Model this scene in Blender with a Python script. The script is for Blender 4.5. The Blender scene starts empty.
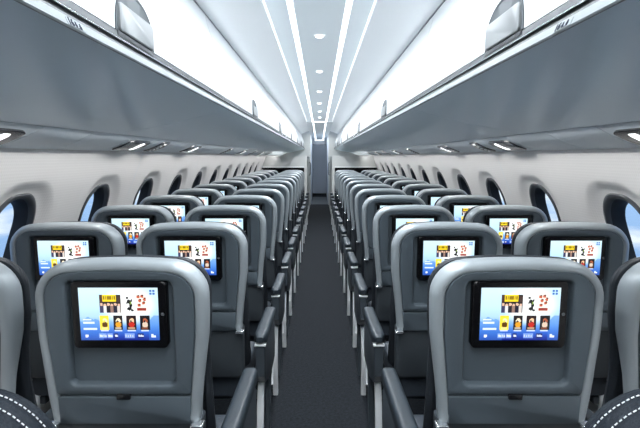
import bpy, bmesh, math, random
from mathutils import Vector, Matrix
random.seed(7)
SC = bpy.context.scene
COL = SC.collection
EYE = 1.474
F = 511.0

# ------------------------------------------------------------------ materials
def nodes_of(name):
    m = bpy.data.materials.new(name); m.use_nodes = True
    nt = m.node_tree
    b = nt.nodes['Principled BSDF']
    return m, nt, b

def mat(name, col, rough=0.5, metal=0.0, spec=0.5, bump=None, var=None, emit=None, coat=0.0, sheen=0.0):
    """bump=(scale, strength)   var=(scale, amount)  emit=(colour, strength)"""
    m, nt, b = nodes_of(name)
    b.inputs['Base Color'].default_value = (*col, 1)
    b.inputs['Roughness'].default_value = rough
    b.inputs['Metallic'].default_value = metal
    b.inputs['Specular IOR Level'].default_value = spec
    b.inputs['Coat Weight'].default_value = coat
    if sheen: b.inputs['Sheen Weight'].default_value = sheen
    tc = nt.nodes.new('ShaderNodeTexCoord')
    if var:
        n = nt.nodes.new('ShaderNodeTexNoise'); n.inputs['Scale'].default_value = var[0]; n.inputs['Detail'].default_value = 4
        nt.links.new(tc.outputs['Object'], n.inputs['Vector'])
        r = nt.nodes.new('ShaderNodeMapRange')
        r.inputs['To Min'].default_value = 1 - var[1]; r.inputs['To Max'].default_value = 1 + var[1]
        nt.links.new(n.outputs['Fac'], r.inputs['Value'])
        mx = nt.nodes.new('ShaderNodeMix'); mx.data_type = 'RGBA'; mx.blend_type = 'MULTIPLY'; mx.inputs['Factor'].default_value = 1
        mx.inputs[6].default_value = (*col, 1)
        nt.links.new(r.outputs['Result'], mx.inputs[7])
        nt.links.new(mx.outputs[2], b.inputs['Base Color'])
    if bump:
        n = nt.nodes.new('ShaderNodeTexNoise'); n.inputs['Scale'].default_value = bump[0]; n.inputs['Detail'].default_value = 3
        nt.links.new(tc.outputs['Object'], n.inputs['Vector'])
        bp = nt.nodes.new('ShaderNodeBump'); bp.inputs['Strength'].default_value = bump[1]; bp.inputs['Distance'].default_value = 0.004
        nt.links.new(n.outputs['Fac'], bp.inputs['Height']); nt.links.new(bp.outputs['Normal'], b.inputs['Normal'])
    if emit:
        b.inputs['Emission Color'].default_value = (*emit[0], 1); b.inputs['Emission Strength'].default_value = emit[1]
    return m

M = {}
M['shell'] = mat('satin_grey_shell', (0.335, 0.375, 0.40), 0.34, 0.15, 0.5, bump=(350, .02))
M['panel'] = mat('slate_back_panel', (0.088, 0.112, 0.132), 0.5, 0.0, 0.45, bump=(500, .04))
M['recess'] = mat('slate_recess', (0.075, 0.095, 0.112), 0.5, 0.0, 0.4, bump=(500, .04))
M['lower'] = mat('charcoal_plastic', (0.05, 0.06, 0.07), 0.5, 0.0, 0.4, bump=(400, .05))
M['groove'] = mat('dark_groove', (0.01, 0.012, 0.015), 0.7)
M['leather'] = mat('black_leather', (0.022, 0.027, 0.034), 0.5, 0, 0.4, bump=(220, .25))
M['cover'] = mat('stitched_leather', (0.008, 0.012, 0.018), 0.6, 0, 0.12, bump=(160, .5))
M['leather2'] = mat('navy_seat_leather', (0.035, 0.045, 0.058), 0.5, 0, 0.4, bump=(220, .25))
M['arm'] = mat('armrest_vinyl', (0.022, 0.031, 0.040), 0.45, 0, 0.35, bump=(300, .08))
M['side'] = mat('side_shroud', (0.045, 0.056, 0.068), 0.4, 0, 0.5)
M['alu'] = mat('light_aluminium', (0.88, 0.91, 0.93), 0.32, 0.1, 0.5)
M['chrome'] = mat('chrome', (0.85, 0.88, 0.9), 0.15, 0.9, 0.5)
M['bezel'] = mat('black_bezel', (0.004, 0.004, 0.005), 0.25, 0, 0.4)
M['button'] = mat('grey_button', (0.10, 0.11, 0.12), 0.4)
M['stitch'] = mat('white_stitching', (0.6, 0.62, 0.64), 0.7)
M['under'] = mat('bin_underside_grey', (0.60, 0.71, 0.79), 0.30, 0.45, 0.5, bump=(3, .02))
M['psu'] = mat('service_panel_grey', (0.60, 0.67, 0.72), 0.32, 0.3, 0.5)
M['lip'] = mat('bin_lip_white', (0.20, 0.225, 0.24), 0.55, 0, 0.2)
M['door'] = mat('bin_door_white', (0.60, 0.63, 0.65), 0.4, 0, 0.4)
M['rail'] = mat('rail_grey', (0.04, 0.049, 0.056), 0.45, 0.1)
M['raildark'] = mat('rail_dark', (0.025, 0.03, 0.036), 0.4, 0.3)
M['cup'] = mat('latch_cup_grey', (0.055, 0.068, 0.078), 0.55, 0.0)
M['paddle'] = mat('latch_paddle', (0.20, 0.215, 0.225), 0.5, 0.0)
M['ceil'] = mat('ceiling_grey', (0.74, 0.80, 0.84), 0.55, 0, 0.3)
M['cove'] = mat('cove_white', (0.80, 0.83, 0.86), 0.5, 0, 0.3)
M['lightstrip'] = mat('light_strip', (1, 1, 1), 0.5, emit=((0.93, 0.97, 1.0), 3.0))
M['covelight'] = mat('cove_light', (1, 1, 1), 0.5, emit=((0.92, 0.96, 1.0), 1.1))
M['lens'] = mat('downlight_lens', (1, 1, 1), 0.4, emit=((0.95, 0.98, 1.0), 2.5))
M['readlens'] = mat('reading_lens', (1, 1, 1), 0.4, emit=((0.95, 0.98, 1.0), 1.3))
M['white'] = mat('white_plastic', (0.8, 0.82, 0.84), 0.4)
M['gloss_black'] = mat('gloss_black', (0.008, 0.009, 0.011), 0.2)
M['blue_wall'] = mat('vestibule_blue_grey', (0.50, 0.55, 0.62), 0.5, 0, 0.4)
M['blue_door'] = mat('lavatory_door_blue_grey', (0.46, 0.52, 0.60), 0.45, 0, 0.4)
M['bulk'] = mat('bulkhead_cream', (0.62, 0.63, 0.62), 0.55, 0, 0.3)
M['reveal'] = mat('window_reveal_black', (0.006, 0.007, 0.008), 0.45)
M['rim'] = mat('window_rim_charcoal', (0.05, 0.055, 0.062), 0.4)
M['plate'] = mat('placard_plate', (0.20, 0.225, 0.24), 0.5, 0, 0.2)
M['ink'] = mat('placard_ink', (0.004, 0.008, 0.022), 0.7, 0, 0.1)

# carpet
def carpet():
    m, nt, b = nodes_of('dark_carpet')
    tc = nt.nodes.new('ShaderNodeTexCoord')
    n = nt.nodes.new('ShaderNodeTexNoise'); n.inputs['Scale'].default_value = 260; n.inputs['Detail'].default_value = 2
    n2 = nt.nodes.new('ShaderNodeTexNoise'); n2.inputs['Scale'].default_value = 60
    add = nt.nodes.new('ShaderNodeMath'); add.operation = 'MULTIPLY'
    cr = nt.nodes.new('ShaderNodeValToRGB')
    cr.color_ramp.elements[0].position = 0.15; cr.color_ramp.elements[0].color = (0.006, 0.008, 0.011, 1)
    cr.color_ramp.elements[1].position = 0.45; cr.color_ramp.elements[1].color = (0.021, 0.026, 0.034, 1)
    for k in (n, n2): nt.links.new(tc.outputs['Object'], k.inputs['Vector'])
    nt.links.new(n.outputs['Fac'], add.inputs[0]); nt.links.new(n2.outputs['Fac'], add.inputs[1])
    nt.links.new(add.outputs[0], cr.inputs['Fac']); nt.links.new(cr.outputs['Color'], b.inputs['Base Color'])
    bp = nt.nodes.new('ShaderNodeBump'); bp.inputs['Strength'].default_value = 0.5; bp.inputs['Distance'].default_value = 0.01
    nt.links.new(n.outputs['Fac'], bp.inputs['Height']); nt.links.new(bp.outputs['Normal'], b.inputs['Normal'])
    b.inputs['Roughness'].default_value = 0.9; b.inputs['Specular IOR Level'].default_value = 0.2
    return m
M['carpet'] = carpet()

# sidewall: pale, with a faint woven dot texture
def sidewall():
    m, nt, b = nodes_of('sidewall_pale')
    tc = nt.nodes.new('ShaderNodeTexCoord')
    mp = nt.nodes.new('ShaderNodeMapping'); mp.inputs['Scale'].default_value = (0, 1, 1)
    v = nt.nodes.new('ShaderNodeTexVoronoi'); v.inputs['Scale'].default_value = 75; v.inputs['Randomness'].default_value = 0.0
    nt.links.new(tc.outputs['Object'], mp.inputs['Vector']); nt.links.new(mp.outputs['Vector'], v.inputs['Vector'])
    r = nt.nodes.new('ShaderNodeMapRange'); r.inputs['From Max'].default_value = 0.7
    r.inputs['To Min'].default_value = 0.93; r.inputs['To Max'].default_value = 1.03
    nt.links.new(v.outputs['Distance'], r.inputs['Value'])
    mx = nt.nodes.new('ShaderNodeMix'); mx.data_type = 'RGBA'; mx.blend_type = 'MULTIPLY'; mx.inputs['Factor'].default_value = 1
    mx.inputs[6].default_value = (0.72, 0.71, 0.70, 1)
    nt.links.new(r.outputs['Result'], mx.inputs[7]); nt.links.new(mx.outputs[2], b.inputs['Base Color'])
    bp = nt.nodes.new('ShaderNodeBump'); bp.inputs['Strength'].default_value = 0.15; bp.inputs['Distance'].default_value = 0.003
    nt.links.new(v.outputs['Distance'], bp.inputs['Height']); nt.links.new(bp.outputs['Normal'], b.inputs['Normal'])
    b.inputs['Roughness'].default_value = 0.6; b.inputs['Specular IOR Level'].default_value = 0.3
    return m
M['sidewall'] = sidewall()

def glass():
    m = bpy.data.materials.new('window_glass'); m.use_nodes = True; nt = m.node_tree
    for n in list(nt.nodes): nt.nodes.remove(n)
    out = nt.nodes.new('ShaderNodeOutputMaterial'); t = nt.nodes.new('ShaderNodeBsdfTransparent'); g = nt.nodes.new('ShaderNodeBsdfGlossy')
    t.inputs['Color'].default_value = (0.93, 0.96, 0.98, 1); g.inputs['Roughness'].default_value = 0.03
    mx = nt.nodes.new('ShaderNodeMixShader'); mx.inputs['Fac'].default_value = 0.05
    nt.links.new(t.outputs[0], mx.inputs[1]); nt.links.new(g.outputs[0], mx.inputs[2]); nt.links.new(mx.outputs[0], out.inputs['Surface'])
    return m
M['glass'] = glass()

def screen_mat():
    m, nt, b = nodes_of('lit_screen')
    a = nt.nodes.new('ShaderNodeAttribute'); a.attribute_name = 'Col'
    b.inputs['Base Color'].default_value = (0.01, 0.01, 0.01, 1); b.inputs['Roughness'].default_value = 0.25
    nt.links.new(a.outputs['Color'], b.inputs['Emission Color']); b.inputs['Emission Strength'].default_value = 1.2
    return m
M['screen'] = screen_mat()

# ------------------------------------------------------------------ mesh helpers
def mesh_of(name, bm, mats, smooth=True, angle=40):
    bmesh.ops.remove_doubles(bm, verts=bm.verts, dist=1e-6)
    bmesh.ops.recalc_face_normals(bm, faces=bm.faces)
    if smooth:
        for f in bm.faces: f.smooth = True
        lim = math.radians(angle)
        for e in bm.edges:
            if len(e.link_faces) == 2 and e.calc_face_angle(0) > lim: e.smooth = False
    me = bpy.data.meshes.new(name); bm.to_mesh(me); bm.free()
    for m in (mats if isinstance(mats, (list, tuple)) else [mats]): me.materials.append(m)
    return me

def link(name, me, parent=None, loc=(0, 0, 0)):
    o = bpy.data.objects.new(name, me); COL.objects.link(o); o.location = loc
    if parent: o.parent = parent
    return o

def obj(name, bm, m, parent=None, loc=(0, 0, 0), smooth=True, angle=40):
    return link(name, mesh_of(name, bm, m, smooth, angle), parent, loc)

def tag(o, label=None, cat=None, group=None, kind=None):
    if label: o['label'] = label
    if cat: o['category'] = cat
    if group: o['group'] = group
    if kind: o['kind'] = kind
    return o

def thing(name, label, cat, loc=(0, 0, 0), group=None):
    return tag(link(name, None, None, loc), label, cat, group)

def struct(name, bm, m, label, parent=None, smooth=True, angle=40):
    return tag(obj(name, bm, m, parent, smooth=smooth, angle=angle), label, None, None, 'structure')

def loft(bm, loops, cap0=True, cap1=True, closed=True, mi=0):
    vs = [[bm.verts.new(p) for p in lp] for lp in loops]
    n = len(vs[0])
    for a, b in zip(vs, vs[1:]):
        for i in range(n if closed else n - 1):
            j = (i + 1) % n
            try:
                f = bm.faces.new((a[i], a[j], b[j], b[i])); f.material_index = mi
            except ValueError: pass
    if cap0: bm.faces.new(vs[0]).material_index = mi
    if cap1: bm.faces.new(list(reversed(vs[-1]))).material_index = mi
    return vs

def box(bm, x0, x1, y0, y1, z0, z1, bev=0.0, mi=0):
    tmp = bmesh.new()
    bmesh.ops.create_cube(tmp, size=1)
    for v in tmp.verts:
        v.co = Vector(((x0 + x1) / 2 + v.co.x * (x1 - x0), (y0 + y1) / 2 + v.co.y * (y1 - y0), (z0 + z1) / 2 + v.co.z * (z1 - z0)))
    if bev: bmesh.ops.bevel(tmp, geom=list(tmp.edges), offset=bev, segments=3, affect='EDGES', profile=0.5)
    merge(bm, tmp, mi)

def merge(bm, tmp, mi=0):
    mp = {v: bm.verts.new(v.co) for v in tmp.verts}
    for f in tmp.faces:
        try: bm.faces.new([mp[v] for v in f.verts]).material_index = mi
        except ValueError: pass
    tmp.free()

def cyl(bm, c, axis, r, h, n=20, r2=None, mi=0):
    r2 = r if r2 is None else r2
    axis = Vector(axis).normalized()
    u = axis.orthogonal().normalized(); w = axis.cross(u)
    c = Vector(c)
    L = []
    for k, rr in ((0, r), (1, r2)):
        L.append([c + axis * (h * k) + (u * math.cos(2 * math.pi * i / n) + w * math.sin(2 * math.pi * i / n)) * rr for i in range(n)])
    loft(bm, L, mi=mi)

def rrect(cx, cz, hw, hh, rt, rb=None, nc=8, ns=6):
    """rounded rectangle, constant vertex count, list of (u,v)"""
    rb = rt if rb is None else rb
    P = []
    corners = [(cx + hw - rt, cz + hh - rt, rt, 0), (cx - hw + rt, cz + hh - rt, rt, 90), (cx - hw + rb, cz - hh + rb, rb, 180), (cx + hw - rb, cz - hh + rb, rb, 270)]
    arcs = []
    for (x, z, r, a0) in corners:
        arcs.append([(x + r * math.cos(math.radians(a0 + 90 * k / nc)), z + r * math.sin(math.radians(a0 + 90 * k / nc))) for k in range(nc + 1)])
    for i in range(4):
        P += arcs[i]
        a, b = arcs[i][-1], arcs[(i + 1) % 4][0]
        P += [(a[0] + (b[0] - a[0]) * k / ns, a[1] + (b[1] - a[1]) * k / ns) for k in range(1, ns)]
    return P

# ------------------------------------------------------------------ camera
cam = bpy.data.cameras.new('camera'); cam.sensor_width = 36; cam.lens = F / 640 * 36
cam.shift_y = -57.5 / 640; cam.shift_x = 0.5 / 640; cam.clip_start = 0.02
co = bpy.data.objects.new('camera', cam); COL.objects.link(co)
co.location = (0, 0, EYE); co.rotation_euler = (math.radians(90), 0, 0)
SC.camera = co

# ------------------------------------------------------------------ passenger seat (origin on the floor under the seat, y=0 at the top of the back, +y forward)
ZT = 1.187
def lean(z): return (ZT - z) * 0.14
def thickf(z):
    # full depth at the head, waist at z~0.80, slight flare at the base
    t = 0.42 + 0.58 * (1 / (1 + math.exp(-(z - 0.90) * 26)))
    return t + 0.25 * max(0, (0.78 - z) / 0.06)
def crown(x, z):
    return -0.016 * (x / 0.23) ** 2 * max(0, min(1, (z - 0.95) / 0.24))
HW, ZB = 0.242, 0.698
def seat_loop(inset, y, z0=ZB, z1=ZT, hw=HW, rt=0.10, rb=0.012, use_t=True):
    P = rrect(0, (z0 + z1) / 2, hw - inset, (z1 - z0) / 2 - inset, max(0.012, rt - inset), max(0.004, rb - inset * 0.2))
    out = []
    for x, z in P:
        tap = 1 - 0.11 * max(0, (0.98 - z) / 0.26)
        out.append((x * tap, (y * thickf(z) if use_t else y) + lean(z), z + crown(x, z)))
    return out

def seat_meshes():
    D = {}
    # shell: rim all round, thick at the head, thin at the waist
    bm = bmesh.new()
    ins = [(0.036, 0.020), (0.031, 0.006), (0.0295, 0.0022), (0.025, 0.0), (0.015, 0.0015), (0.006, 0.008), (0.001, 0.021), (0.0, 0.038), (0.001, 0.060), (0.005, 0.080), (0.014, 0.092), (0.03, 0.097)]
    loft(bm, [seat_loop(i, y) for i, y in ins], cap0=False)
    D['back_shell'] = mesh_of('back_shell', bm, M['shell'], angle=60)
    # centre panel with a rounded recess for the screen
    bm = bmesh.new()
    Z0, Z1 = 0.790, 1.158
    def pl(inset, y):
        return [(x * (1 - 0.11 * max(0, (0.98 - z) / 0.26)), y + lean(z), z + crown(x, z)) for x, z in rrect(0, (Z0 + Z1) / 2, 0.209 - inset, (Z1 - Z0) / 2 - inset, 0.070 - inset, 0.008)]
    def rl(inset, y):
        return [(x, y + lean(z), z) for x, z in rrect(0, 0.974, 0.153 - inset, 0.157 - inset, 0.022 - inset, 0.022 - inset)]
    loft(bm, [pl(0, 0.02), pl(0, 0.004), pl(0.003, 0.0), rl(-0.004, 0.0), rl(0, 0.002), rl(0.003, 0.006), rl(0.006, 0.026)], cap0=False, cap1=True)
    D['back_panel'] = mesh_of('back_panel', bm, M['panel'], angle=50)
    # lower hinge panel below the seam
    bm = bmesh.new()
    def lp(inset, y): return [(x, y + lean(z), z) for x, z in rrect(0, 0.7435, 0.190 - inset, 0.0425 - inset, 0.006)]
    loft(bm, [lp(0, 0.02), lp(0, 0.003), lp(0.002, 0.0)])
    D['tray_table'] = mesh_of('tray_table', bm, M['panel'], angle=50)
    bm = bmesh.new(); box(bm, -0.020, 0.020, -0.007 + lean(.787), 0.004 + lean(.787), 0.779, 0.795, 0.003)
    D['latch'] = mesh_of('latch', bm, M['gloss_black'])
    # tablet
    bm = bmesh.new()
    def tl(inset, y): return [(x, y + lean(z), z) for x, z in rrect(0, 1.030, 0.1325 - inset, 0.0975 - inset, 0.013)]
    loft(bm, [tl(0, 0.0258), tl(0, 0.002), tl(0.002, -0.0005), tl(0.004, -0.001)])
    D['tablet_screen'] = mesh_of('tablet_screen', bm, M['bezel'])
    bm = bmesh.new(); cyl(bm, (0.1215, -0.0018 + lean(1.033), 1.033), (0, 1, 0), 0.0048, 0.002, 16)
    D['home_button'] = mesh_of('home_button', bm, M['button'])
    # lower back (literature pocket), dark
    bm = bmesh.new()
    def bl(inset, y): return [(x, y + lean(z) * 0.8, z) for x, z in rrect(0, 0.592, 0.218 - inset, 0.122 - inset, 0.01, 0.03)]
    loft(bm, [bl(0.012, 0.030), bl(0.004, 0.034), bl(0, 0.042), bl(0, 0.075), bl(0.01, 0.08)])
    D['lower_back'] = mesh_of('lower_back', bm, M['lower'])
    # hinge caps
    bm = bmesh.new(); box(bm, -0.018, 0.018, 0.048, 0.085, 0.706, 0.720, 0.004)
    D['hinge_cap'] = mesh_of('hinge_cap', bm, M['chrome'])
    # backrest cushion, black leather with a wider head section
    bm = bmesh.new()
    def cl(inset, y):
        out = []
        for x, z in rrect(0, 0.8255, 0.236 - inset, 0.3565 - inset, 0.085, 0.04):
            neck = 1 - 0.05 * math.exp(-((z - 0.93) / 0.035) ** 2)
            out.append((x * neck, y * (0.55 + 0.45 * thickf(z)) + lean(z), z + crown(x, z)))
        return out
    loft(bm, [cl(0.02, 0.098), cl(0.004, 0.101), cl(0.0, 0.108), cl(0.002, 0.122), cl(0.008, 0.134), cl(0.022, 0.146), cl(0.05, 0.152), cl(0.09, 0.150)])
    D['backrest_cushion'] = mesh_of('backrest_cushion', bm, M['leather'])
    # seat cushion
    bm = bmesh.new()
    L = []
    for i in range(13):
        t = i / 12; y = 0.155 + 0.47 * t
        e = min(1, math.sin(math.pi * min(1, max(0, t))) * 2.2 + 0.12) ** 0.5
        hh = 0.058 * (0.72 + 0.28 * e); hw = 0.222 * (0.94 + 0.06 * e)
        top = 0.468 + 0.012 * t - (0.035 * max(0, (t - 0.8) / 0.2) ** 2)
        L.append([(x, y, z) for x, z in rrect(0, top - hh, hw, hh, 0.03, nc=5, ns=4)])
    loft(bm, L)
    D['seat_cushion'] = mesh_of('seat_cushion', bm, M['leather2'])
    # seat frame: two cross beams and side rails under the cushion
    bm = bmesh.new()
    cyl(bm, (-0.262, 0.25, 0.335), (1, 0, 0), 0.02, 0.524, 12); cyl(bm, (-0.262, 0.50, 0.335), (1, 0, 0), 0.02, 0.524, 12)
    box(bm, -0.19, -0.16, 0.17, 0.60, 0.325, 0.362, 0.004); box(bm, 0.16, 0.19, 0.17, 0.60, 0.325, 0.362, 0.004)
    D['seat_frame'] = mesh_of('seat_frame', bm, M['side'])
    # armrest pad: rounded bar, slightly drooping to the front
    bm = bmesh.new()
    L = []
    for i in range(15):
        t = i / 14; y = 0.045 + 0.52 * t
        e = min(1, (1 - abs(2 * t - 1)) * 9 + 0.25) ** 0.5
        L.append([(x, y, z) for x, z in rrect(0, 0.668 - 0.020 * t, 0.029 * e, 0.023 * e, 0.016 * e, 0.008 * e, nc=5, ns=3)])
    loft(bm, L)
    D['armrest'] = mesh_of('armrest', bm, M['arm'])
    bm = bmesh.new(); box(bm, -0.025, 0.025, 0.052, 0.50, 0.636, 0.645, 0.002)
    D['trim_strip'] = mesh_of('trim_strip', bm, M['alu'])
    # side shroud below the armrest
    bm = bmesh.new()
    L = []
    for k, (x, s) in enumerate(((-0.022, 0.006), (-0.018, 0.0), (0.018, 0.0), (0.022, 0.006))):
        prof = [(0.056, 0.632), (0.50, 0.630), (0.53, 0.59), (0.56, 0.47), (0.55, 0.40), (0.30, 0.40), (0.12, 0.45), (0.062, 0.50)]
        cy = 0.30; cz = 0.52
        L.append([(x, y + (s if y < cy else -s), z + (s if z < cz else -s)) for y, z in prof])
    loft(bm, L)
    D['side_panel'] = mesh_of('side_panel', bm, M['side'], angle=30)
    # legs: rear strut, front strut with a bow
    def strut(pts, w=0.015, d=0.016):
        bm = bmesh.new()
        L = []
        for (y, z) in pts:
            L.append([(-w, y - d, z), (-w * .6, y - d * 1.25, z), (w * .6, y - d * 1.25, z), (w, y - d, z), (w, y + d, z), (-w, y + d, z)])
        loft(bm, L); return bm
    D['leg_rear'] = mesh_of('leg', strut([(0.185, 0.0), (0.185, 0.012), (0.165, 0.10), (0.150, 0.22), (0.165, 0.34), (0.20, 0.42)]), M['alu'], angle=25)
    D['leg_front'] = mesh_of('leg', strut([(0.47, 0.0), (0.475, 0.02), (0.50, 0.12), (0.52, 0.26), (0.53, 0.34), (0.52, 0.42)]), M['side'], angle=25)
    D['edge_trim'] = mesh_of('edge_trim', strut([(0.545, 0.255), (0.558, 0.27), (0.572, 0.32), (0.578, 0.37), (0.574, 0.42), (0.562, 0.435)], 0.014, 0.010), M['alu'], angle=25)
    return D

# lit screen: a fine quad grid whose faces carry the picture as a colour attribute
def lin(c): return tuple(((v / 255) / 12.92 if v <= 10 else (((v / 255) + 0.055) / 1.055) ** 2.4) for v in c)
def screen_mesh():
    W, H = 104, 76
    rng = random.Random(3)
    img = [[(0, 0, 0)] * W for _ in range(H)]
    def mixc(a, b, t): return tuple(a[i] + (b[i] - a[i]) * t for i in range(3))
    stops = [(0, (208, 240, 250)), (0.35, (196, 232, 250)), (0.55, (176, 214, 246)), (0.70, (120, 172, 236)), (0.85, (52, 104, 205)), (1, (16, 38, 140))]
    for j in range(H):
        t = j / (H - 1)
        for i in range(W):
            for (a, ca), (b, cb) in zip(stops, stops[1:]):
                if a <= t <= b: c = mixc(ca, cb, (t - a) / (b - a)); break
            w = max(0, 1 - ((i / W - 0.62) / 0.36) ** 2 - ((t - 0.34) / 0.40) ** 2)      # pale glow behind the pictures
            c = mixc(c, (252, 254, 255), min(1, w * 1.5))
            hill = 0.66 - 0.09 * math.exp(-((i / W - 0.12) / 0.10) ** 2) - 0.16 * max(0, (i / W - 0.78) / 0.22) + 0.02 * math.sin(i * 0.5)
            if t > hill and (i / W < 0.28 or i / W > 0.86): c = mixc(c, (70, 130, 215), 0.5)
            img[j][i] = c
    def R(x0, y0, x1, y1, c, a=1):
        for j in range(max(0, int(y0 * H)), min(H, int(round(y1 * H)))):
            for i in range(max(0, int(x0 * W)), min(W, int(round(x1 * W)))): img[j][i] = mixc(img[j][i], c, a)
    def E(cx, cy, rx, ry, c):
        for j in range(H):
            for i in range(W):
                if (((i + .5) / W - cx) / rx) ** 2 + (((j + .5) / H - cy) / ry) ** 2 <= 1: img[j][i] = c
    # large group poster with a yellow banner
    R(.26, .14, .53, .47, (30, 26, 30))
    R(.305, .14, .475, .26, (244, 214, 40))
    for k in range(7): R(.315 + k * .022, .17, .327 + k * .022, .225, (120, 92, 10), .8)
    for k in range(6):
        x = .285 + k * .044
        E(x, .315 + .02 * (k % 2), .018, .032, (226, 186, 160)); R(x - .018, .35, x + .018, .47, [(60, 60, 92), (224, 224, 228), (36, 34, 44), (150, 120, 110), (28, 30, 52), (214, 206, 200)][k])
    R(.26, .14, .30, .28, (92, 62, 44), .7); R(.49, .16, .53, .28, (84, 60, 50), .7)
    # white card with a leaping dancer
    R(.585, .13, .70, .46, (250, 252, 252))
    for (x, y, rx, ry) in ((.61, .19, .014, .025), (.63, .26, .022, .04), (.652, .33, .02, .05), (.605, .29, .012, .02), (.635, .40, .03, .03), (.665, .24, .012, .025), (.67, .43, .02, .022)): E(x, y, rx, ry, (22, 24, 26))
    E(.655, .29, .012, .03, (120, 150, 60))
    # pale card with faces
    R(.725, .13, .86, .46, (252, 240, 232))
    for (x, y) in ((.75, .17), (.80, .16), (.77, .24), (.83, .22), (.815, .29), (.76, .33)): E(x, y, .02, .032, (196, 96, 66)); E(x + .006, y - .02, .014, .014, (40, 24, 22))
    for k in range(5): R(.735 + k * .024, .385, .752 + k * .024, .44, (150, 50, 40))
    # four small posters
    for (x, bg, fg, f2) in ((.255, (248, 222, 60), (90, 60, 20), (250, 240, 180)), (.425, (28, 24, 24), (236, 160, 40), (250, 236, 210)), (.595, (36, 20, 22), (196, 40, 30), (244, 200, 160)), (.765, (20, 20, 24), (220, 200, 180), (170, 90, 60))):
        R(x, .53, x + .115, .80, bg)
        E(x + .06, .63, .03, .05, f2); E(x + .058, .70, .036, .055, fg); E(x + .05, .64, .012, .02, bg)
        R(x + .02, .76, x + .095, .785, f2, .7)
        R(x + .01, .815, x + .105, .835, (230, 240, 255), .85)
    # menu lines at the left, icon row at the bottom, marks at the top right
    for k, y in enumerate((.60, .655, .77)): R(.045, y, [.14, .18, .21][k], y + (.03 if k else .018), (236, 246, 255), .9)
    E(.075, .92, .022, .03, (250, 252, 255))
    for x0, x1 in ((.24, .33), (.345, .40), (.43, .47), (.56, .68), (.73, .80)):
        R(x0, .88, x1, .96, (20, 30, 90) if x0 in (.43, .73) else (150, 180, 240), .8)
        for k in range(4):
            xx = x0 + (x1 - x0) * (k + .3) / 4.2
            R(xx, .895 + .02 * (k % 2), xx + .012, .94, (235, 240, 255), .9)
    R(.90, .89, .925, .95, (230, 240, 255)); R(.93, .92, .955, .95, (230, 240, 255))
    for (x, y) in ((.90, .05), (.935, .05), (.90, .10), (.935, .10)): R(x, y, x + .022, y + .03, (60, 110, 190))
    bm = bmesh.new()
    lay = bm.loops.layers.float_color.new('Col')
    hw, z0, z1 = 0.1105, 0.957, 1.110
    V = [[bm.verts.new((-hw + 2 * hw * i / W, -0.0016 + lean(z1 + (z0 - z1) * j / H), z1 + (z0 - z1) * j / H)) for i in range(W + 1)] for j in range(H + 1)]
    for j in range(H):
        for i in range(W):
            f = bm.faces.new((V[j][i], V[j + 1][i], V[j + 1][i + 1], V[j][i + 1]))
            c = lin(img[j][i])
            for l in f.loops: l[lay] = (*c, 1)
    me = bpy.data.meshes.new('display'); bm.to_mesh(me); bm.free(); me.materials.append(M['screen'])
    return me

SD = seat_meshes(); SD['display'] = screen_mesh()

def make_seat(x, y, label, group, arms, legs=(-1, 1), cover=False):
    t = thing('passenger_seat', label, 'seat', (x, y, 0), group)
    link('back_shell', SD['back_shell'], t)
    bp = link('back_panel', SD['back_panel'], t)
    tr = link('tray_table', SD['tray_table'], t); link('latch', SD['latch'], tr)
    tb = link('tablet_screen', SD['tablet_screen'], t)
    link('display', SD['display'], tb); link('home_button', SD['home_button'], tb)
    link('lower_back', SD['lower_back'], t)
    for s in (-1, 1): link('hinge_cap', SD['hinge_cap'], t, (s * 0.208, 0, -0.014))
    link('backrest_cushion', SD['backrest_cushion'], t)
    link('seat_cushion', SD['seat_cushion'], t)
    link('seat_frame', SD['seat_frame'], t)
    for ax in arms:
        a = link('armrest', SD['armrest'], t, (ax, 0, 0))
        link('trim_strip', SD['trim_strip'], a)
        sp = link('side_panel', SD['side_panel'], t, (ax, 0, 0)); link('edge_trim', SD['edge_trim'], sp)
    for lx in legs:
        for k in ('leg_rear', 'leg_front'): link('leg', SD[k], t, (lx, 0, 0))
    return t

ORD = ['nearest', 'second', 'third', 'fourth', 'fifth', 'sixth', 'seventh', 'eighth', 'ninth', 'tenth', 'eleventh', 'twelfth', 'farthest']
AX, WX, D0, PITCH, ROWS = 0.560, 1.110, 1.408, 0.79, 13
for r in range(ROWS):
    y = D0 + PITCH * r
    for s, side in ((-1, 'left'), (1, 'right')):
        rowtxt = f'{ORD[r]} row from the camera' if r < ROWS - 1 else 'farthest row before the bulkhead'
        make_seat(s * AX, y, f'grey aisle seat with lit screen, {side} of the aisle, {rowtxt}', f'aisle seats {side} of the aisle',
                  (-s * 0.298, s * 0.2625), (-s * 0.288, s * 0.225))
        make_seat(s * WX, y, f'grey window seat with lit screen beside the {side} wall, {rowtxt}', f'window seats along the {side} wall',
                  (s * 0.254,), (-s * 0.2, s * 0.2))

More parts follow.
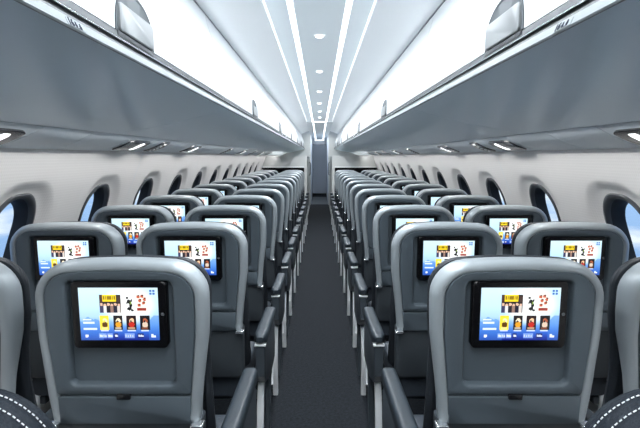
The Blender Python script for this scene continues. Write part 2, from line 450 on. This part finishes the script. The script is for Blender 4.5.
# the two front corner headrests: stitched leather tops cut off by the frame
def stitched_cover(t):
    bm = bmesh.new()
    def kl(inset, y):
        P = [p for p in seat_loop(inset, y, hw=HW + 0.004, z1=ZT + 0.004)]
        return [p for p in P if p[2] > 0.98]
    L = [kl(i, y) for i, y in ((0.022, -0.002), (0.010, 0.004), (0.001, 0.018), (-0.002, 0.038), (-0.001, 0.062), (0.001, 0.090), (0.003, 0.115), (0.010, 0.140), (0.026, 0.157), (0.06, 0.163))]
    # start the open strip at the right-hand side so it runs over the top
    def order(lp): 
        return sorted(lp, key=lambda p: math.atan2(p[2] - 0.98, p[0]))
    loft(bm, [order(l) for l in L], cap0=False, cap1=False, closed=False)
    c = obj('headrest_cover', bm, M['cover'], t, angle=70)
    for inset, y in ((0.0030, 0.0145), (-0.0018, 0.0340), (-0.0012, 0.0600), (0.0008, 0.0900), (0.0030, 0.1150)):
        bm = bmesh.new()
        path = order(kl(inset, y))
        for a, b in zip(path, path[1:]):
            a, b = Vector(a), Vector(b)
            n = max(1, int((b - a).length / 0.006))
            for k in range(n):
                p = a + (b - a) * ((k + 0.2) / n); q = a + (b - a) * ((k + 0.8) / n)
                if (q - p).length < 1e-5: continue
                out = Vector((p.x, 0, p.z - 0.98)).normalized() * 0.0020 + Vector((0, -0.0008, 0))
                cyl(bm, p + out, q - p, 0.0008, (q - p).length, 6)
        obj('stitching', bm, M['stitch'], c)
for s, side in ((-1, 'left'), (1, 'right')):
    t = make_seat(s * (AX + .012), 0.522, f'dark seat top with white stitching in the bottom {side} corner, nearest the camera', 'corner seats nearest the camera',
                  (-s * 0.298,), (-s * 0.288, s * 0.225))
    stitched_cover(t)

# ------------------------------------------------------------------ sidewalls with windows
def prof(z):
    pts = [(0.0, 1.27), (0.3, 1.335), (0.6, 1.40), (0.9, 1.394), (1.16, 1.322), (1.43, 1.222), (1.51, 1.194), (1.60, 1.17)]
    for (a, xa), (b, xb) in zip(pts, pts[1:]):
        if z <= b:
            return xa + (xb - xa) * (z - a) / (b - a)
    return 1.16
def prof_s(z):
    return (prof(z - 0.06 if z > .06 else z) + 2 * prof(z) + prof(min(1.6, z + 0.06))) / 4 if z > .06 else prof(z)
WZ, WHW, WHH = 1.085, 0.150, 0.205
WP, WC0, NW = 0.83, 2.225, 12
ZLO, ZHI = 0.70, 1.52
YB, YF, YE = -2.4, 11.5, 15.6
wcount = 0
for s, side in ((-1, 'left'), (1, 'right')):
    bm = bmesh.new()
    def patch(y0, y1, z0, z1, ny, nz):
        L = [[(s * prof_s(z0 + (z1 - z0) * j / nz), y0 + (y1 - y0) * i / ny, z0 + (z1 - z0) * j / nz) for j in range(nz + 1)] for i in range(ny + 1)]
        loft(bm, L, False, False, closed=False)
    yw0 = WC0 - WP - WP / 2; yw1 = yw0 + NW * WP
    patch(YB, YE, 0, ZLO + .0004, 1, 10)
    patch(YB, yw0 + .0004, ZLO, ZHI, 1, 6); patch(yw1 - .0004, YE, ZLO, ZHI, 1, 6)
    # upper part hidden behind the bins closes the shell
    loft(bm, [[(s * prof_s(ZHI), y, ZHI), (s * 1.20, y, 1.62), (s * 1.26, y, 2.0), (s * 1.26, y, 2.32)] for y in (YB, YE)], False, False, closed=False)
    for k in range(NW):
        yc = WC0 + WP * (k - 1)
        rect = []
        # outer rectangle sampled at the same angles as the rounded loops
        inner = rrect(0, 0, WHW + 0.125, WHH + 0.07, 0.20, 0.16, nc=10, ns=6)
        zc = WZ + 0.01
        loops = []
        zmid, zh = (ZLO + ZHI) / 2, (ZHI - ZLO) / 2
        outer = rrect(0, zmid - zc, WP / 2, zh, 0.0005, nc=10, ns=6)
        for t in (0, .33, .66, 1):
            loops.append([(s * prof_s(zc + (a[1] + (b[1] - a[1]) * t)), yc + a[0] + (b[0] - a[0]) * t, zc + a[1] + (b[1] - a[1]) * t) for a, b in zip(outer, inner)])
        ap = rrect(0, WZ - zc, WHW + 0.022, WHH + 0.022, 0.145, 0.13, nc=10, ns=6)
        for t in (.12, .25, .4, .55, .7, .85, 1):
            dep = 0.028 * (t * t * (3 - 2 * t))
            loops.append([(s * (prof_s(zc + (a[1] + (b[1] - a[1]) * t)) + dep), yc + a[0] + (b[0] - a[0]) * t, zc + a[1] + (b[1] - a[1]) * t) for a, b in zip(inner, ap)])
        loft(bm, loops, False, False)
        # rim, reveal and pane
        wcount += 1
        def wl(inset, dep, rt=0.145, rb=0.13):
            return [(s * (prof_s(WZ + v) + dep), yc + u, WZ + v) for u, v in rrect(0, 0, WHW - inset, WHH - inset, rt - max(0, inset), rb - max(0, inset), nc=10, ns=6)]
        wb = bmesh.new()
        loft(wb, [wl(-0.024, 0.036), wl(-0.022, 0.026), wl(-0.016, 0.020), wl(-0.006, 0.020), wl(0.0, 0.028), wl(0.001, 0.045)], False, False)
        w = struct(f'window_{wcount}', wb, M['rim'], f'oval cabin window in the {side} wall with dark rim, {ORD[min(k, 12)]} along the wall')
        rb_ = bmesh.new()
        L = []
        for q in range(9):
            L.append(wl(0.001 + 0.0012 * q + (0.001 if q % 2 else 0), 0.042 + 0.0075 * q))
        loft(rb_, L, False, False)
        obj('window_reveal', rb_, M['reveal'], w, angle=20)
        gb = bmesh.new()
        loft(gb, [wl(0.008, 0.096), wl(0.008, 0.099)])
        obj('window_pane', gb, M['glass'], w)
    wall = struct(f'wall_{side}', bm, M['sidewall'], f'pale curved sidewall on the {side} with faint woven texture', angle=50)
    for k in (2, 4, 6, 8, 10):
        y = yw0 + WP * (k + 1)
        gb = bmesh.new()
        loft(gb, [[(s * (prof_s(z) - 0.0008), yy, z) for z in [ZLO + (ZHI - ZLO) * j / 14 for j in range(15)]] for yy in (y - .0025, y + .0025)], False, False, closed=False)
        obj('panel_seam', gb, M['psu'], wall)

# ------------------------------------------------------------------ floor, ends
bm = bmesh.new(); box(bm, -1.42, 1.42, YB - .1, 20.2, -0.05, 0.0)
struct('floor', bm, M['carpet'], 'dark charcoal carpet running down the aisle', smooth=False)
bm = bmesh.new(); box(bm, -1.45, 1.45, YB - 0.06, YB, 0, 2.40)
struct('wall_back', bm, M['bulk'], 'pale wall behind the camera', smooth=False)

CEIL = EYE + 0.78
# ceiling: centre panel, slot, sloping side panels, hidden shoulders
bm = bmesh.new()
sec = [(-1.28, 2.33), (-0.56, 2.175), (-0.285, 2.262), (-0.285, CEIL + 0.02), (-0.275, CEIL + 0.02), (-0.275, CEIL)]
sec = [(-1.28, 2.19), (-0.60, 2.172), (-0.548, 2.163), (-0.45, 2.205), (-0.36, 2.237), (-0.292, CEIL + 0.002), (-0.292, CEIL + 0.03), (-0.276, CEIL + 0.03), (-0.276, CEIL)]
full = sec + [(-x, z) for x, z in reversed(sec)]
n = len(sec)
for y0_, y1_, a_, b_ in ((YB, YF, 0, 2 * n), (YF, YE, 0, n - 2), (YF, YE, n + 2, 2 * n)):
    loft(bm, [[(x, y, z) for x, z in full[a_:b_]] for y in (y0_, y1_)], False, False, closed=False)
for f in bm.faces:
    c = f.calc_center_median()
    f.material_index = 1 if abs(c.x) < 0.28 else 0
struct('ceiling', bm, [M['cove'], M['ceil']], 'pale ceiling with grey centre panel and sloping white sides', smooth=True, angle=25)

tn = 0
def trim(bm, m, label, **k):
    global tn
    tn += 1
    return struct(f'trim_{tn}', bm, m, label, **k)
for s, side in ((-1, 'left'), (1, 'right')):
    bm = bmesh.new(); box(bm, s * 0.284 - 0.004, s * 0.284 + 0.004, YB, YE, CEIL + 0.008, CEIL + 0.014)
    trim(bm, M['covelight'], f'thin glowing cove line {side} of the ceiling panel', smooth=False)

# long ceiling light strips
STRIPX = 0.150
for s, side in ((-1, 'left'), (1, 'right')):
    t = thing('downlight_strip', f'long straight white light strip in the ceiling, {side} of its centre line', 'light strip', (s * STRIPX, 0, CEIL), 'long ceiling light strips')
    bm = bmesh.new(); box(bm, -0.0145, 0.0145, YB + 0.05, YF - 0.08, -0.006, 0.0, 0.002)
    obj('diffuser', bm, M['lightstrip'], t)
t = thing('downlight_bar', 'short bright light bar across the far end of the cabin ceiling', 'light bar', (0, YF - 0.05, CEIL))
bm = bmesh.new(); box(bm, -0.165, 0.165, -0.03, 0.03, -0.006, 0, 0.002); obj('diffuser', bm, M['lightstrip'], t)

# downlights on the centre line
for k, y in enumerate((1.9, 3.28, 4.65, 6.08, 7.45, 8.76, 10.1)):
    if k == 0: continue
    t = thing('ceiling_downlight', f'small round white ceiling light on the centre line, {["", "nearest", "second", "third", "fourth", "fifth", "farthest"][k]} one from the camera', 'ceiling light', (0, y, CEIL), 'ceiling downlights')
    bm = bmesh.new(); cyl(bm, (0, 0, -0.006), (0, 0, 1), 0.036, 0.006, 24, 0.038); obj('bezel_ring', bm, M['white'], t)
    bm = bmesh.new(); L = []
    for q in range(5):
        a = math.radians(90 * q / 4.6); L.append([(0.028 * math.cos(a) * math.cos(2 * math.pi * i / 20), 0.028 * math.cos(a) * math.sin(2 * math.pi * i / 20), -0.006 - 0.014 * math.sin(a)) for i in range(20)])
    loft(bm, L); obj('lens', bm, M['lens'], t)

# ------------------------------------------------------------------ overhead bins
def doorx(z):
    # |x| of the door face between z=1.764 and 2.159
    h = z - EYE
    pts = [(0.285, .459), (0.36, .4635), (0.445, .4766), (0.51, .494), (0.575, .520), (0.64, .541), (0.686, .552)]
    for (a, xa), (b, xb) in zip(pts, pts[1:]):
        if h <= b: return xa + (xb - xa) * (h - a) / (b - a)
    return .552
ZD0, ZD1 = EYE + 0.288, EYE + 0.683
BINS = [-2.26, 0.10, 2.46, 4.82, 7.18, 9.54, 11.90, 14.26, 15.58]
BN = ['behind the camera', 'nearest', 'second', 'third', 'fourth', 'fifth', 'sixth', 'farthest']

def font_mesh(txt, size):
    cu = bpy.data.curves.new('t', 'FONT'); cu.body = txt; cu.size = size; cu.extrude = 0.0004; cu.offset = 0.0013; cu.align_x = 'CENTER'; cu.align_y = 'CENTER'
    o = bpy.data.objects.new('t', cu); COL.objects.link(o)
    dg = bpy.context.evaluated_depsgraph_get()
    me = bpy.data.meshes.new_from_object(o.evaluated_get(dg))
    bpy.data.objects.remove(o); bpy.data.curves.remove(cu)
    me.name = 'row_number'; me.materials.clear(); me.materials.append(M['ink'])
    return me
NUM16 = font_mesh('16', 0.030)

for s, side in ((-1, 'left'), (1, 'right')):
    for b in range(8):
        y0, y1 = BINS[b] + 0.003, BINS[b + 1] - 0.003
        t = thing('overhead_bin', f'closed white overhead bin {side} of the aisle, ' + (BN[b] if b == 0 else f'{BN[b]} one from the camera'), 'overhead bin', (0, y0, 0), f'overhead bins on the {side}')
        Ly = y1 - y0
        # body with grey underside
        bm = bmesh.new()
        sec = [(.440, EYE + .2275), (.50, EYE + .2125), (.60, EYE + .186), (.72, EYE + .158), (.86, EYE + .131), (.996, EYE + .111), (.996, EYE + .20), (1.12, EYE + .36), (1.15, EYE + .60), (.90, ZD1 - .01), (.575, ZD1 - .012), (.49, EYE + .30), (.462, EYE + .246)]
        loft(bm, [[(s * x, y, z) for x, z in sec] for y in (0, Ly)])
        obj('bin_body', bm, M['under'], t, angle=20)
        # lip
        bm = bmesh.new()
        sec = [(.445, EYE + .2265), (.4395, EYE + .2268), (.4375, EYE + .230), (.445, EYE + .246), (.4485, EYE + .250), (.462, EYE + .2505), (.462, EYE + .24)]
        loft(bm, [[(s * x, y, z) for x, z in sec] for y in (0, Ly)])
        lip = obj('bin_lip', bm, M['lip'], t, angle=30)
        # rail between lip and door: stepped, dark groove / silver edge / grey band
        bm = bmesh.new()
        sec = [(.4495, EYE + .2505), (.451, EYE + .2555), (.4585, EYE + .2560), (.4585, EYE + .2650), (.452, EYE + .2655), (.452, EYE + .2680), (.4555, EYE + .2685), (.4575, EYE + .2850), (.485, EYE + .2860), (.48, EYE + .252)]
        vs = loft(bm, [[(s * x, y, z) for x, z in sec] for y in (0, Ly)])
        for f in bm.faces:
            z = f.calc_center_median().z - EYE
            f.material_index = 1 if .2545 < z < .2655 else (2 if .2655 <= z <= .2684 else 0)
        obj('bin_rail', bm, [M['rail'], M['raildark'], M['chrome']], t, smooth=False)
        # door
        bm = bmesh.new()
        zs = [ZD0 + (ZD1 - ZD0) * i / 14 for i in range(15)]
        sec = [(doorx(z), z) for z in zs] + [(doorx(z) + .012, z - (0.004 if i == 0 else 0)) for i, z in enumerate(reversed(zs))]
        loft(bm, [[(s * x, y, z) for x, z in sec] for y in (0.001, Ly - 0.001)])
        d = obj('bin_door', bm, M['door'], t, angle=40)
        # latch: arched cup with a lift paddle
        yc = (BINS[b] + BINS[b + 1]) / 2 - y0
        def face(pts, off): return [(s * (doorx(z) - off), yc + u, z) for u, z in pts]
        arch = []
        for k in range(25):
            a = math.pi * k / 24
            ca, sa = math.cos(a), math.sin(a)
            arch.append((0.132 * math.copysign(abs(ca) ** 0.75, ca), ZD0 - 0.002 + 0.118 * abs(sa) ** 0.8))
        arch.append((-0.05, ZD0 - 0.002)); arch.append((0.05, ZD0 - 0.002))
        def sc_(pts, f, dz=0): return [(u * f, ZD0 + (z - ZD0) * f + dz) for u, z in pts]
        bm = bmesh.new()
        loft(bm, [face(arch, -0.004), face(arch, 0.0030), face(sc_(arch, .965), 0.0035), face(sc_(arch, .93), 0.0010), face(sc_(arch, .5), 0.0008)])
        cup = obj('latch_cup', bm, M['cup'], d, angle=30)
        bm = bmesh.new()
        pw = [(u, ZD0 + 0.033 + v) for u, v in rrect(0, 0, 0.116, 0.034, 0.012)]
        loft(bm, [face(pw, -0.002), face(pw, 0.007), face([(u * .97, ZD0 + .033 + (z - ZD0 - .033) * .92) for u, z in pw], 0.0095)])
        obj('latch_paddle', bm, M['paddle'], d, angle=40)
        bm = bmesh.new()
        box(bm, min(s * .4545, s * .470), max(s * .4545, s * .470), yc - .125, yc + .125, ZD0 - .0135, ZD0 - .0025, .001)
        obj('latch_slot', bm, M['raildark'], d)
        if b == 1:   # seat-row placard on the lip
            bm = bmesh.new(); yp = 0.925 - y0
            ang = math.atan2(.016, .0075)
            n = Vector((-s * .905, 0, -.425)).normalized(); up = Vector((s * .425, 0, .905)).normalized() if False else Vector((s * .0075, 0, .016)).normalized()
            c = Vector((s * .44125, yp, EYE + .238))
            yd = Vector((0, 1, 0)) if s < 0 else Vector((0, -1, 0))     # reading direction
            n = yd.cross(up).normalized()
            def P(u, v, o=0): return c + yd * u + up * v + n * o
            loft(bm, [[P(u, v, 0.0002) for u, v in rrect(0, 0, .034, .0078, .002)], [P(u, v, 0.0009) for u, v in rrect(0, 0, .034, .0078, .002)]])
            pl_ = obj('row_placard', bm, M['plate'], lip)
            mt = Matrix(((yd.x, up.x, n.x, 0), (yd.y, up.y, n.y, 0), (yd.z, up.z, n.z, 0), (0, 0, 0, 1)))
            bm = bmesh.new(); bm.from_mesh(NUM16)
            for v in bm.verts: v.co = P(-.0195 + v.co.x * .74, v.co.y * .66, .0011) + n * v.co.z
            # seated-figure pictograms: round head over a body, a line below and above
            for ux in (0.0, 0.017):
                loft(bm, [[P(ux + 0.003 * math.cos(q * math.pi / 6), .0040 + .0026 * math.sin(q * math.pi / 6), o) for q in range(12)] for o in (.0009, .0014)])
                loft(bm, [[P(ux + u, v - .0012, o) for u, v in rrect(0, 0, .0045, .0030, .0015, nc=3, ns=2)] for o in (.0009, .0014)])
            loft(bm, [[P(u + .0085, v - .0056, o) for u, v in rrect(0, 0, .0125, .0006, .0003, nc=2, ns=2)] for o in (.0009, .0014)])
            me = mesh_of('row_number', bm, M['ink'], smooth=False)
            # the placard's writing belongs to the placard (same part level)
            o = link('row_number', me, lip)

# ------------------------------------------------------------------ passenger service panels under the bins
def psu_pt(s, y, t, off=0.0):
    # t=0 at the bin edge, t=1 at the wall
    x = 1.003 + (1.1925 - 1.003) * t; z = EYE + .110 + (.032 - .110) * t - 0.010 * math.sin(math.pi * t)
    return (s * (x - off * 0.39), y, z - off * 0.92)
PB = [-2.4, -1.2, 0.2, 1.03, 1.86, 2.28, 2.78, 3.22, 3.72, 4.15, 4.58, 5.55, 6.55, 7.0, 7.5, 8.1, 8.8, 9.4, 9.9, 10.6, 11.6, 13.5, 15.58]
UNITS = {3: 'L', 6: 'L', 7: 'V', 9: 'L', 11: 'V', 13: 'L', 15: 'V', 17: 'L', 19: 'V'}
for s, side in ((-1, 'left'), (1, 'right')):
    nl = nv = nb = 0
    for i, (a, b) in enumerate(zip(PB, PB[1:])):
        kind = UNITS.get(i, 'B')
        if kind == 'L':
            nl += 1; nm = 'reading_light_panel'; lab = f'grey panel with black reading light under the {side} bins, {ORD[nl-1]} from the camera'; g = 'reading light panels'
        elif kind == 'V':
            nv += 1; nm = 'air_vent_panel'; lab = f'grey panel with dark air nozzle strip under the {side} bins, {ORD[nv-1]} from the camera'; g = 'air vent panels'
        else:
            nb += 1; nm = 'service_panel'; lab = f'plain grey service panel under the {side} bins, {ORD[nb-1]} plain one along the cabin'; g = 'plain service panels'
        bm = bmesh.new()
        ya, yb = a + 0.003, b - 0.003
        L = []
        for y in (ya, yb):
            L.append([psu_pt(s, y, q / 8) for q in range(9)] + [psu_pt(s, y, q / 8, -0.008) for q in range(8, -1, -1)])
        loft(bm, L)
        cat = {'L': 'reading light', 'V': 'air vent', 'B': 'ceiling panel'}[kind]
        if kind == 'B':
            tag(obj(nm, bm, M['psu'], angle=30), lab, cat, g); continue
        t = thing(nm, lab, cat, (0, 0, 0), g)
        obj('panel', bm, M['psu'], t, angle=30)
        yc = b - 0.20 if i == 3 else (a + b) / 2
        def plate(u0, u1, y0, y1, off0, off1, r=0.2):
            bm = bmesh.new()
            R_ = rrect(0, 0, 1, 1, r, nc=5, ns=3)
            def ring(off, k): return [psu_pt(s, (y0 + y1) / 2 + u * k * (y1 - y0) / 2, (u0 + u1) / 2 + v * k * (u1 - u0) / 2, off) for u, v in R_]
            loft(bm, [ring(off0, 1), ring(off1, 1), ring(off1 + 0.001, .94)])
            return bm
        if kind == 'L':
            f = obj('light_housing', plate(.16, .84, yc - .17, yc + .16, 0.0, 0.006, .35), M['gloss_black'], t)
            obj('lens', plate(.26, .72, yc + .035, yc + .085, 0.005, 0.008, .4), M['readlens'], f)
        else:
            f = obj('vent_strip', plate(.12, .88, yc - .10, yc + .06, 0.0, 0.005, .3), M['gloss_black'], t)
            for q in range(5):
                bm = bmesh.new(); p = psu_pt(s, yc - .02, .24 + .13 * q, 0.003)
                cyl(bm, p, (-s * .39, 0, -.92), 0.011, 0.008, 14, 0.008)
                obj('nozzle', bm, M['white'] if q != 4 else M['alu'], f)

# ------------------------------------------------------------------ far bulkheads, vestibule, door
YV = 19.6
def vz(y): return CEIL - 0.018 - (y - YF) * 0.0165
for s, side in ((-1, 'left'), (1, 'right')):
    def bx(bm, x0, x1, *r, **k): box(bm, min(s * x0, s * x1), max(s * x0, s * x1), *r, **k)
    bm = bmesh.new()
    bx(bm, .285, 1.36, YF, YE, 1.225, 1.478)
    bx(bm, .285, .345, YF, YE, 0, 1.225); bx(bm, 1.365, 1.42, YF, YE, 0, 1.225)
    w = struct(f'wall_front_{side}', bm, M['bulk'], f'pale bulkhead at the far end, {side} of the aisle, above a dark recess', smooth=False)
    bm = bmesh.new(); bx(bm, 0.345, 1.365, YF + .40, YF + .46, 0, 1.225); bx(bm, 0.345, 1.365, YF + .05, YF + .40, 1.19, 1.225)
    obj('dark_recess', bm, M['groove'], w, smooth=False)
    bm = bmesh.new(); bx(bm, 0.345, 1.365, YF - .012, YF, 1.225, 1.245)
    obj('edge_trim', bm, M['alu'], w, smooth=False)
    bm = bmesh.new(); bx(bm, .268, 1.40, YE + .01, YE + .08, 0, 2.40)
    struct(f'wall_end_{side}', bm, M['bulk'], f'pale end wall {side} of the far vestibule', smooth=False)
    bm = bmesh.new(); bx(bm, .268, .31, YE + .08, YV, 0, 2.34)
    struct(f'wall_vestibule_{side}', bm, M['blue_wall'], f'blue-grey vestibule wall {side} of the far door', smooth=False)
    t = thing('grab_handle', f'dark vertical grab handle on the {side} wall near the far door', 'handle', (s * .285, 14.0, 1.10), 'vestibule grab handles')
    bm = bmesh.new(); L = []
    for z, x in ((-.14, 0), (-.13, -.022), (-.10, -.032), (.18, -.032), (.21, -.022), (.22, 0)):
        L.append([(s * x + .012 * math.cos(q * math.pi / 5), .012 * math.sin(q * math.pi / 5), z) for q in range(10)])
    loft(bm, L); obj('bar', bm, M['gloss_black'], t)
    bm = bmesh.new()
    box(bm, min(0, -s * .006), max(0, -s * .006), -.02, .02, -.165, -.12, .002); box(bm, min(0, -s * .006), max(0, -s * .006), -.02, .02, .20, .245, .002)
    obj('mount', bm, M['gloss_black'], t)
# vestibule ceiling (slopes down) with two strips and an end bar
bm = bmesh.new()
loft(bm, [[(-.296, y, vz(y)), (.296, y, vz(y)), (.296, y, vz(y) + .04), (-.296, y, vz(y) + .04)] for y in (YF, YV + .05)])
box(bm, -.40, .40, YF, YF + .03, CEIL + .035, 2.45)
struct('ceiling_vestibule', bm, M['ceil'], 'lower sloping ceiling beyond the last seats', smooth=False)
for s, side in ((-1, 'left'), (1, 'right')):
    t = thing('downlight_strip', f'thin white light strip in the far vestibule ceiling, {side} one of the pair', 'light strip', (s * .14, YF + .25, vz(YF + .25)), 'vestibule light strips')
    bm = bmesh.new()
    y0 = YF + .25
    loft(bm, [[(-.014, y - y0, vz(y) - vz(y0) - .001), (.014, y - y0, vz(y) - vz(y0) - .001), (.014, y - y0, vz(y) - vz(y0) - .006), (-.014, y - y0, vz(y) - vz(y0) - .006)] for y in (y0, YV - .3)])
    obj('diffuser', bm, M['lightstrip'], t, smooth=False)
t = thing('downlight_bar', 'short white light bar on the ceiling right before the far door', 'light bar', (0, YV - .12, vz(YV - .12)))
bm = bmesh.new(); box(bm, -.18, .18, -.05, .05, -.014, -.003, .002); obj('diffuser', bm, M['lightstrip'], t)
bm = bmesh.new()
box(bm, -.36, -.285, YV, YV + .08, 0, 2.40); box(bm, .285, .36, YV, YV + .08, 0, 2.40); box(bm, -.285, .285, YV, YV + .08, 1.93, 2.40)
struct('wall_front', bm, M['blue_wall'], 'blue-grey end wall around the far door', smooth=False)
bm = bmesh.new(); box(bm, -.272, .272, YV + .02, YV + .06, .06, 1.915, .004)
dr = struct('door_1', bm, M['blue_door'], 'narrow blue-grey lavatory door at the far end of the aisle', smooth=False)
bm = bmesh.new()
box(bm, -.285, -.274, YV - .012, YV + .06, 0, 1.93); box(bm, .274, .285, YV - .012, YV + .06, 0, 1.93); box(bm, -.285, .285, YV - .012, YV + .06, 1.918, 1.93)
obj('door_frame', bm, M['raildark'], dr, smooth=False)
bm = bmesh.new(); box(bm, -.272, .272, YV + .015, YV + .055, 0.0, .058); obj('kick_plate', bm, M['raildark'], dr, smooth=False)
bm = bmesh.new(); box(bm, -.235, -.205, YV - .012, YV + .02, .95, 1.10, .005); obj('door_handle', bm, M['chrome'], dr)
bm = bmesh.new(); box(bm, -.266, .266, 15.7, 18.6, 0.0, 0.006)
trim(bm, M['lower'], 'smooth grey vestibule floor covering before the far door', smooth=False)

# ------------------------------------------------------------------ lights
def area(name, loc, sx, sy, power, rot=(0, 0, 0), col=(0.93, 0.97, 1.0)):
    l = bpy.data.lights.new(name, 'AREA'); l.shape = 'RECTANGLE'; l.size = sx; l.size_y = sy; l.energy = power; l.color = col
    o = bpy.data.objects.new(name, l); COL.objects.link(o); o.location = loc; o.rotation_euler = rot
    return o
for s in (-1, 1):
    o = area('strip_lamp', (s * STRIPX, (YB + YF) / 2, CEIL - 0.0075), 0.027, YF - YB - 0.3, 95)
    o.data.spread = math.radians(155)
    # added fill lamp, hidden between bin and service panel, brightening the sidewall
    area('added_wall_fill', (s * 0.9995, (YB + YE) / 2, EYE + 0.104), 0.010, YE - YB - 0.2, 46, (0, math.radians(-s * 16), 0), (1, .985, .975)).data.spread = math.radians(128)
    # added fill lamp, unseen at the bins' top edge, brightening the opposite coving
    area('added_cove_fill', (s * .547, (YB + YE) / 2, EYE + .678), 0.008, YE - YB - 0.2, 16, (0, math.radians(s * 98), 0)).data.spread = math.radians(70)
area('vestibule_lamp', (0, 17.0, vz(17.0) - 0.012), 0.10, 4.6, 32)

# ------------------------------------------------------------------ world: blue sky with bright cloud
w = bpy.data.worlds.new('sky'); SC.world = w; w.use_nodes = True
nt = w.node_tree; bg = nt.nodes['Background']
tc = nt.nodes.new('ShaderNodeTexCoord')
sep = nt.nodes.new('ShaderNodeSeparateXYZ'); nt.links.new(tc.outputs['Generated'], sep.inputs[0])
cr = nt.nodes.new('ShaderNodeValToRGB')
e = cr.color_ramp.elements
e[0].position = 0.30; e[0].color = (0.10, 0.25, 0.56, 1)
e[1].position = 0.62; e[1].color = (0.16, 0.36, 0.78, 1)
x = e.new(0.47); x.color = (0.40, 0.60, 0.90, 1)
x = e.new(0.505); x.color = (0.62, 0.78, 0.95, 1)
mr = nt.nodes.new('ShaderNodeMapRange'); mr.inputs['From Min'].default_value = -1; mr.inputs['From Max'].default_value = 1
nt.links.new(sep.outputs['Z'], mr.inputs['Value']); nt.links.new(mr.outputs['Result'], cr.inputs['Fac'])
mp = nt.nodes.new('ShaderNodeMapping'); mp.inputs['Scale'].default_value = (5, 5, 16)
nz = nt.nodes.new('ShaderNodeTexNoise'); nz.inputs['Scale'].default_value = 1.6; nz.inputs['Detail'].default_value = 6
nt.links.new(tc.outputs['Generated'], mp.inputs['Vector']); nt.links.new(mp.outputs['Vector'], nz.inputs['Vector'])
r2 = nt.nodes.new('ShaderNodeMapRange'); r2.inputs['From Min'].default_value = 0.50; r2.inputs['From Max'].default_value = 0.68
nt.links.new(nz.outputs['Fac'], r2.inputs['Value'])
mx = nt.nodes.new('ShaderNodeMix'); mx.data_type = 'RGBA'
nt.links.new(r2.outputs['Result'], mx.inputs['Factor']); nt.links.new(cr.outputs['Color'], mx.inputs[6]); mx.inputs[7].default_value = (0.9, 0.95, 1.0, 1)
nt.links.new(mx.outputs[2], bg.inputs['Color']); bg.inputs['Strength'].default_value = 1.15

# ------------------------------------------------------------------ render look
SC.view_settings.view_transform = 'Standard'; SC.view_settings.look = 'None'
SC.view_settings.exposure = 0.12; SC.view_settings.gamma = 1.0
SC.cycles.use_denoising = True
SC.cycles.max_bounces = 8; SC.cycles.diffuse_bounces = 5; SC.cycles.glossy_bounces = 4; SC.cycles.transparent_max_bounces = 8
SC.cycles.sample_clamp_indirect = 6
